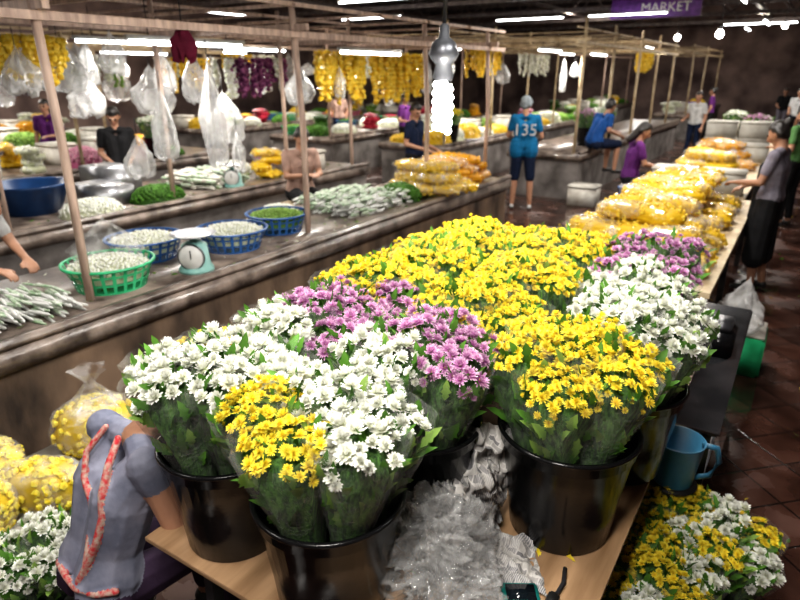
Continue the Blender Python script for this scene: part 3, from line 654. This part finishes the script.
def sheet(mb,c,w,h,rot,seed,m=NEWS,n=34,amp=.06,bend=.5):
    v=[];f=[]
    for j_ in range(n):
        for i in range(n):
            u=i/(n-1)-.5;q=j_/(n-1)
            p=Vector((u*3+seed,q*3,seed));d=amp*(abs(noise.noise(p*1.3))*2+abs(noise.noise(p*3.1))-.6)
            a=u*bend*4;v.append((math.sin(a)*w/(bend*4)*1.0,-math.cos(a)*w/(bend*4)+w/(bend*4)+d,q*h+.02*noise.noise(p*2.3)))
    for j_ in range(n-1):
        for i in range(n-1):f.append((j_*n+i,j_*n+i+1,(j_+1)*n+i+1,(j_+1)*n+i))
    mb.add(T(v,f),m,TR(c,rot))
mb=MB();sheet(mb,(-.66,1.42,.765),.26,.34,(-.1,.15,.5),1.2);sheet(mb,(-.60,1.39,.765),.22,.28,(.2,-.2,.9),4.4);sheet(mb,(-.69,1.36,.765),.16,.22,(.3,.1,.2),7.7)
sheet(mb,(-.62,1.17,.765),.2,.17,(-.9,.1,.3),3.3,amp=.05)
mb.build('crumpled_newspaper')
mb=MB();sheet(mb,(-.44,1.24,.762),.22,.20,(-1.35,0,.6),9.1,amp=.03,bend=.2);sheet(mb,(-.50,1.33,.762),.2,.2,(-1.2,0,1.2),2.1,amp=.04,bend=.3)
mb.build('crumpled_newspaper')
mb=MB();mb.add(bbox_bev(.10,.075,.022,.006),PHONE);mb.add(bbox_bev(.08,.055,.006,.002,(0,0,.011)),SCREEN);o=mb.build('handheld_device',loc=(0,0,0));o.location=(-.415,1.255,.764);o.rotation_euler=(0,0,.55)
mb=MB();mb.add(tube([(-.345,1.20,.76),(-.335,1.30,.76),(-.33,1.36,.765),(-.345,1.42,.76)],.006,8),ROPE);mb.add(bbox_bev(.03,.07,.016,.005,(-.338,1.28,.762)),RUBBER);mb.build('cable_with_plug')
mb=MB();mb.add(bbox_bev(.30,.34,.40,.02,(-.34,2.72,.2)),FOAM);mb.build('styrofoam_crate')
mb=MB();mb.add(lathe([(.001,0),(.085,0),(.09,.01),(.115,.22),(.12,.23),(.115,.23),(.085,.012),(.001,.012)],28),JUGB)
mb.add(tube([(.108,0,.21),(.17,0,.20),(.19,0,.13),(.16,0,.05),(.095,0,.03)],.014,8),JUGB);mb.add(tube([(-.09,0,.16),(-.14,0,.21),(-.165,0,.24)],.035,10,.022),JUGB)
o=mb.build('blue_plastic_jug',loc=(0,0,0));o.location=(-.19,2.34,.55);o.rotation_euler=(0,0,.35);o.scale=(.85,.85,.85)
mb=MB();mb.add(lathe([(.001,0),(.14,0),(.11,.02),(.10,.52),(.13,.545),(.13,.55),(.001,.55)],20),RUBBER,TR((-.19,2.34,0),(0,0,0),(.75,.75,1)));mb.build('plastic_stool')
mb=MB();mb.add(bbox_bev(.14,.2,.13,.01,(-.17,3.35,.80)),BLACKP);mb.add(bbox_bev(.10,.16,.05,.008,(-.17,3.35,.885)),STEELD);mb.build('cash_box')
mb=MB();mb.add(bbox_bev(.34,.4,.3,.02,(-.12,4.95,.15)),GREENB);mb.add(bbox_bev(.32,.36,.02,.005,(-.12,4.95,.31)),FOAM);mb.build('green_plastic_crate')
def hangbag(x,y,ztop,h,w,seed,m=WBAG,name='hanging_plastic_bag',cord=True):
    mb=MB();V=[];F=[];n=40;rows=26
    for j_ in range(rows+1):
        t_=j_/rows;zz=h*(1-t_)
        r=w*.5*(.03+ (0 if t_<.06 else min(1,((t_-.06)/.5))**.8*(1-.25*max(0,(t_-.75)/.25)**2)))
        if t_>.97: r*=.5
        for i in range(n):
            a=6.283*i/n;q=Vector((math.cos(a)*1.3+seed,math.sin(a)*1.3,t_*1.6))
            k=1+.55*noise.noise(q*1.3)+.35*(abs(noise.noise(q*3))-.2)+.12*math.sin(a*9+seed)*(1-t_)
            V.append((r*k*math.cos(a),r*k*.55*math.sin(a),zz+.05*noise.noise(q*2)*t_))
    for j_ in range(rows):
        for i in range(n):F.append((j_*n+i,j_*n+(i+1)%n,(j_+1)*n+(i+1)%n,(j_+1)*n+i))
    mb.add(T(V,F),m)
    if cord: mb.add(tube([(0,0,h*.98),(0,0,h+.12)],.004,5),ROPE)
    o=mb.build(name,loc=(0,0,0));o.location=(x,y,ztop-h);o.rotation_euler=(0,0,seed);return o
hbs=[]
for (x,y,zt,h,w) in [(-4.45,3.85,2.25,.95,.32),(-4.6,3.45,2.0,.6,.24),(-4.5,3.1,1.65,.35,.26),(-4.8,4.3,1.95,.5,.3),(-5.1,2.6,2.3,.35,.4),(-4.6,4.25,1.6,.4,.2),(-6,4.4,2.2,.5,.36),(-7.4,4.5,2.1,.5,.36),(-9,6,2.3,.6,.4),(-8.9,4.2,2.2,.5,.36),(-5.4,6.9,2.2,.4,.26),(-4.6,5.2,2.2,.4,.25)]:
    hbs.append(hangbag(x,y,zt,h,w,R_(0,9)))
for i in range(40):
    x=random.choice([-6.2,-7.2,-8.6,-9.6,-10.4,-11.7,-12.8,-15.3,-5.8,-7.6]);y=R_(3,8) if i%2 else R_(10.6,19);s=hbs[i%12];hh=[.95,.6,.35,.5,.35,.4,.5,.5,.6,.5,.4,.4][i%12]
    inst(s,x,y,2.38+R_(0,.15)-hh,R_(0,6))
MAROON=fab((.12,.01,.03),name='maroon_cloth');hangbag(-3.5,2.85,2.42,.24,.14,1.1,m=MAROON,name='hanging_cloth_bag')
hangbag(-.13,4.9,.72,.40,.34,2.2,name='plastic_bag',cord=False)
hangbag(-3.68,2.20,1.24,.30,.34,4.2,m=SHELL,name='plastic_bag',cord=False)
def garland(name,x,y,zt,w,h,m,n=12,s=.035,ax=1):
    mb=MB();ms=m if isinstance(m,list) else [m]
    for i in range(n):
        P=[]
        for k_ in range(3):
            hh=h*R_(.4,1);q=0
            px=x+(0 if ax else 1)*w*(i/(n-1)-.5)+R_(-.08,.08);py=y+(1 if ax else 0)*w*(i/(n-1)-.5)+R_(-.08,.08)
            while q<hh: P.append((px+R_(-.02,.02),py+R_(-.02,.02),zt-q));q+=s*1.3
        mb.add(POM,random.choice(ms),orient(P,[(R_(-1,1),R_(-1,1),R_(-1,1)) for _ in P],[s*R_(.8,1.3) for _ in P]),smooth=False)
    if ax: mb.add(tube([(x,y-w/2-.1,zt+.02),(x,y+w/2+.1,zt+.02)],.012,6),WOODY)
    else: mb.add(tube([(x-w/2-.1,y,zt+.02),(x+w/2+.1,y,zt+.02)],.012,6),WOODY)
    mb.build(name)
for a in [('hanging_orange_garlands',-5.5,7.1,2.3,1.0,.65,YEO,13,.05),('hanging_orange_garlands',-5.5,8.5,2.35,1.2,.7,YEO,14,.05),('hanging_orchid_bundles',-6.1,6.0,2.25,1.0,.5,[DPU,WHITE,DPU,PINK],9,.045),('hanging_yellow_garlands',-5.3,2.80,2.35,.5,.35,YEO),
          ('hanging_orange_garlands',-8.6,7.0,2.3,1.0,.5,[YEO,ORA,WHITE],8,.045),('hanging_white_garlands',-8.5,5.2,2.3,1.0,.4,[WHITE,LEAFL],8,.04),('hanging_white_garlands',-11.6,6.5,2.4,1.2,.5,[WHITE,YEO],10),('hanging_orange_garlands',-5.7,12,2.5,1.4,.5,YEO),('hanging_orange_garlands',-8.5,12.5,2.5,1.6,.6,[YEO,WHITE],12,.045),('hanging_orange_garlands',-8.5,10.8,2.5,1.2,.6,[YEO],12,.045),('hanging_white_garlands',-5.8,15,2.5,1.5,.5,WHITE),('hanging_orange_garlands',-3.4,15.7,2.5,1.2,.4,YEO),('hanging_orange_garlands',-12.3,12,2.5,1.6,.6,[YEO,WHITE],12,.05)]:
    garland(*a)
cm=[('heap_of_white_flowers',WHITE),('heap_of_orange_marigolds',ORA),('heap_of_yellow_marigolds',YEO),('heap_of_greens',LEAFL),('heap_of_purple_orchids',DPU),('heap_of_pink_flowers',PINK),('heap_of_greens',LEAF),('heap_of_red_roses',RED)]
def fillrow(x0,x1,y0,y1,z0,step=.72,w=None,seed=1):
    random.seed(seed);y=y0+.4
    while y<y1-.3:
        x=x0+.38
        while x<x1-.25:
            nm,m=random.choices(cm,w or [3,2,3,2,1,1,2,.5])[0];r=R_(.26,.34);u=R_(0,1)
            if u<.5: heap(nm,x,y,z0,r,r*R_(.8,1.1),R_(.12,.3),m,120,.035)
            elif u<.65: basket('plastic_basket',x,y,z0,.27,.18,random.choice([BLUEB,GREENB,PINKB,DIAL]),'f',m,.02,n=140)
            elif u<.85:
                mb=MB()
                for q in range(4): flowerbag(mb,TR((x+R_(-.1,.1),y+R_(-.1,.1),z0+q*.085),(0,0,R_(-1,1))),.2,.13,.11,m,40,.022,shell=q==3)
                mb.build('pile_of_bagged_flowers')
            else:
                mb=MB();hh=R_(.18,.3);mb.add(bbox_bev(.5,.36,hh,.015,(x,y,z0+hh/2)),FOAM);mb.add(bbox_bev(.52,.38,.05,.012,(x,y,z0+hh+.02)),FOAM);mb.build('styrofoam_crate')
            x+=.68
        y+=step
heap('heap_of_greens',-3.9,6.75-.15,.8,.28,.2,.22,LEAF,200,.03)
heap('heap_of_greens',-3.6,5.62,.8,.24,.16,.17,LEAF,200,.025)
heap('heap_of_white_flowers',-4.08,4.22,.8,.2,.18,.12,WHITE,150,.02)
heap('heap_of_white_flowers',-4.1,.4,.8,.2,.4,.12,WHITE,250,.02)
heap('heap_of_white_flowers',-5.75,3.35,.8,.25,.3,.14,WHITE,250,.02)
heap('heap_of_greens',-5.8,4.15,.8,.25,.3,.16,LEAF,250,.02)
fillrow(-7.0,-5.4,.0,2.7,.8,seed=3);fillrow(-7.0,-5.4,5.6,7.6,.8,seed=4,w=[3,1,1,3,1,1,1,0]);fillrow(-10,-8.4,.5,7.6,.8,seed=5);fillrow(-13.2,-11.5,2,8,.8,seed=6);fillrow(-17,-15,3,9,.8,seed=7)
fillrow(-4.5,-3.9,11.2,20,.8,seed=8);fillrow(-7.2,-5.6,10.4,20,.8,seed=9);fillrow(-10.2,-8.4,10.4,20,.8,seed=10,step=1.0);fillrow(-14,-12,10.4,20,.8,seed=11,step=1.1)
fillrow(-1.6,-.45,16.4,19,.7,seed=13);fillrow(-4.5,-3.3,23,31,.8,seed=14,step=1.1);fillrow(-8.5,-6.9,23,31,.8,seed=15,step=1.2)
mb=MB()
for (x,y,hh) in [(-6.2,3.75,.2),(-6.7,4.2,.3)]: mb.add(bbox_bev(.6,.4,hh,.01,(x,y,.8+hh/2)),SILV)
mb.build('aluminium_tray')
for (x,y,q) in [(-.75,8.55,1),(-1.3,8.55,1),(-.75,13.1,2),(-1.3,13.1,2),(-.7,12.0,1),(-1.25,12.0,1)]:
    mb=MB()
    for k in range(q): mb.add(bbox_bev(.5,.34,.26,.015,(x,y,.83+k*.29)),FOAM);mb.add(bbox_bev(.52,.36,.05,.012,(x,y,.965+k*.29)),FOAM)
    mb.build('styrofoam_crate')
mb=MB();mb.add(bbox_bev(.46,.36,.30,.015,(-2.95,10.35,.15)),FOAM);mb.add(bbox_bev(.48,.38,.05,.012,(-2.95,10.35,.32)),FOAM);mb.build('styrofoam_crate')
# ------------------------------------------------------------------ lamps
def fluor(x,y,z0,L=1.2,ax=1,power=0,name='fluorescent_lamp',lw=.14):
    mb=MB()
    d=(L/2) 
    if ax: mb.add(bbox_bev(.07,L+.06,.035,.008,(x,y,z0+.035)),DIAL);mb.add(tube([(x,y-d,z0),(x,y+d,z0)],.016,10),TUBE_E)
    else: mb.add(bbox_bev(L+.06,.07,.035,.008,(x,y,z0+.035)),DIAL);mb.add(tube([(x-d,y,z0),(x+d,y,z0)],.016,10),TUBE_E)
    for s in (-.35,.35):
        px,py=(x,y+s*L) if ax else (x+s*L,y);mb.add(tube([(px,py,z0+.05),(px,py,z0+.35)],.004,5),ROPE)
    o=mb.build(name,loc=(x,y,z0))
    if power:
        l=bpy.data.lights.new('lamp_light','AREA');l.shape='RECTANGLE';l.size=lw if ax else L;l.size_y=L if ax else lw;l.energy=power*LP;l.color=WARM
        lo=bpy.data.objects.new('lamp_light',l);sc.collection.objects.link(lo);lo.parent=o;lo.location=(0,0,-.03)
    return o
fluor(-1.2,1.5,2.95,power=36,lw=.2);fluor(-.45,2.6,3.0,power=34,lw=.2);fluor(-.3,-.1,3.0,power=50,lw=.3);fluor(-2.3,.2,3.0,power=14,lw=.2)
fluor(-4.7,3.9,2.34,power=28);fluor(-4.3,1.4,2.34,power=14);fluor(-4.5,6.4,2.32,power=28)
fluor(-6.6,4.6,2.42,power=33);fluor(-7.0,7.0,2.42);fluor(-9.3,3.6,2.4,power=33);fluor(-9.3,6.6,2.4,power=33);fluor(-12.2,5.5,2.4,power=42);fluor(-12.4,7.5,2.4)
fluor(-1,5.9,3.0,power=48);fluor(-1.0,9.6,3.0,power=58);fluor(-2.8,8.6,3.1,power=42);fluor(-4.4,12.2,2.5,power=48);fluor(-4.4,15.5,2.5);fluor(-1,14.5,3.0,power=85)
fluor(-6.8,12.5,2.6,power=68);fluor(-9.8,13.5,2.6,power=75);fluor(-13,12,2.6,power=75);fluor(-6,18,2.6,power=85);fluor(-10,9.2,3.2,power=80);fluor(-1.8,20,3.2,power=120);fluor(-16,6,2.5,power=80);fluor(-5.5,26,3.0,power=120)
for (x,y) in [(-3,13),(-6,13),(-9,13),(-12,17),(-5,20),(-2,26),(-8,20)]: fluor(x,y,3.7,L=2.2,ax=0)
for (x,y) in [(-7,8),(-4,15),(-12,13),(-8,24),(-2,27),(-16,9)]:
    l=bpy.data.lights.new('roof_fill_light','POINT');l.energy=110;l.shadow_soft_size=.2;l.color=(1,.88,.74);lo=bpy.data.objects.new('roof_fill_light',l);sc.collection.objects.link(lo);lo.location=(x,y,3.9)  # added fill: point lights without fixtures, brighten the ceiling and far walls
def bulb(x,y,z0,s=1,m=BULB_E,power=0,cord=2.4,name='hanging_bulb'):
    mb=MB();pts=[]
    for i in range(72):
        a=i/72*6.283*6;rr=.030*(1-.2*abs(i/36-1)**3);pts.append((rr*s*math.cos(a),rr*s*math.sin(a),.19*s*i/72-.02*s))
    mb.add(tube(pts,.0135*s,6),m);mb.add(lathe([(.001,-.015*s),(.030*s,-.01*s),(.033*s,.16*s)],12),m)
    mb.add(lathe([(.035*s,.17*s),(.04*s,.19*s),(.032*s,.23*s),(.05*s,.25*s),(.06*s,.27*s),(.045*s,.31*s),(.02*s,.33*s),(.018*s,.37*s),(.006,.38*s)],20),STEELD)
    mb.add(tube([(0,0,.36*s),(0.01,0,.36*s+cord*.5),(0,0,.36*s+cord)],.008*s,6),ROPE)
    o=mb.build(name,loc=(0,0,0));o.location=(x,y,z0)
    if power:
        l=bpy.data.lights.new('bulb_light','POINT');l.energy=power;l.color=WARM;l.shadow_soft_size=.05;lo=bpy.data.objects.new('bulb_light',l);sc.collection.objects.link(lo);lo.parent=o;lo.location=(.07,-.1,.05)
bulb(-1.60,2.90,1.84,1.3,power=32,cord=2.9)
def globe(x,y,z0,r=.07):
    mb=MB();mb.add(lathe([(.001,-r),(r*.6,-r*.8),(r,-.0),(r*.75,r*.65),(r*.4,r)],16),FAR_E);mb.add(lathe([(r*.42,r*.95),(r*.42,r*1.7),(.01,r*1.8)],12),SILV);mb.add(tube([(0,0,r*1.8),(0,0,5.1-z0)],.006,5),ROPE)
    o=mb.build('hanging_lamp',loc=(0,0,0));o.location=(x,y,z0)
for (x,y,zz) in [(-1.6,13,2.75),(-.35,15,3.1),(-.9,19,3.2),(-3.0,17,2.9),(-.2,28,3.3)]: globe(x,y,zz)
PB=mat('purple_banner',(.14,.03,.28),(.08,.015,.17),rough=.5);mb=MB();mb.add(bb(-5.6,-3.1,20.5,20.54,3.62,4.6),PB,smooth=False);bn=mb.build('purple_banner')
cu=bpy.data.curves.new('banner_text','FONT');cu.body='MARKET';cu.size=.36;cu.align_x='CENTER';cu.extrude=.004;cu.materials.append(DIAL)
tx=bpy.data.objects.new('banner_text',cu);sc.collection.objects.link(tx);tx.parent=bn;tx.location=(.3,-.04,.15);tx.rotation_euler=(math.radians(90),0,0)
# ------------------------------------------------------------------ world + camera
w=bpy.data.worlds.new('world');sc.world=w;w.use_nodes=True;w.node_tree.nodes['Background'].inputs[0].default_value=(.5,.55,.65,1);w.node_tree.nodes['Background'].inputs[1].default_value=.3
sc.view_settings.view_transform='Standard';sc.view_settings.exposure=.22
for lk in ('Medium High Contrast','High Contrast'):
    try: sc.view_settings.look=lk;break
    except Exception as e: print(e)
cd=bpy.data.cameras.new('camera');cam=bpy.data.objects.new('camera',cd);sc.collection.objects.link(cam);sc.camera=cam
cam.location=(0,0,2.1);cam.rotation_euler=(math.radians(90-20.4),0,math.radians(32.7));cd.lens=27.45;cd.sensor_width=36
cd.dof.use_dof=True;cd.dof.focus_distance=1.7;cd.dof.aperture_fstop=3.2
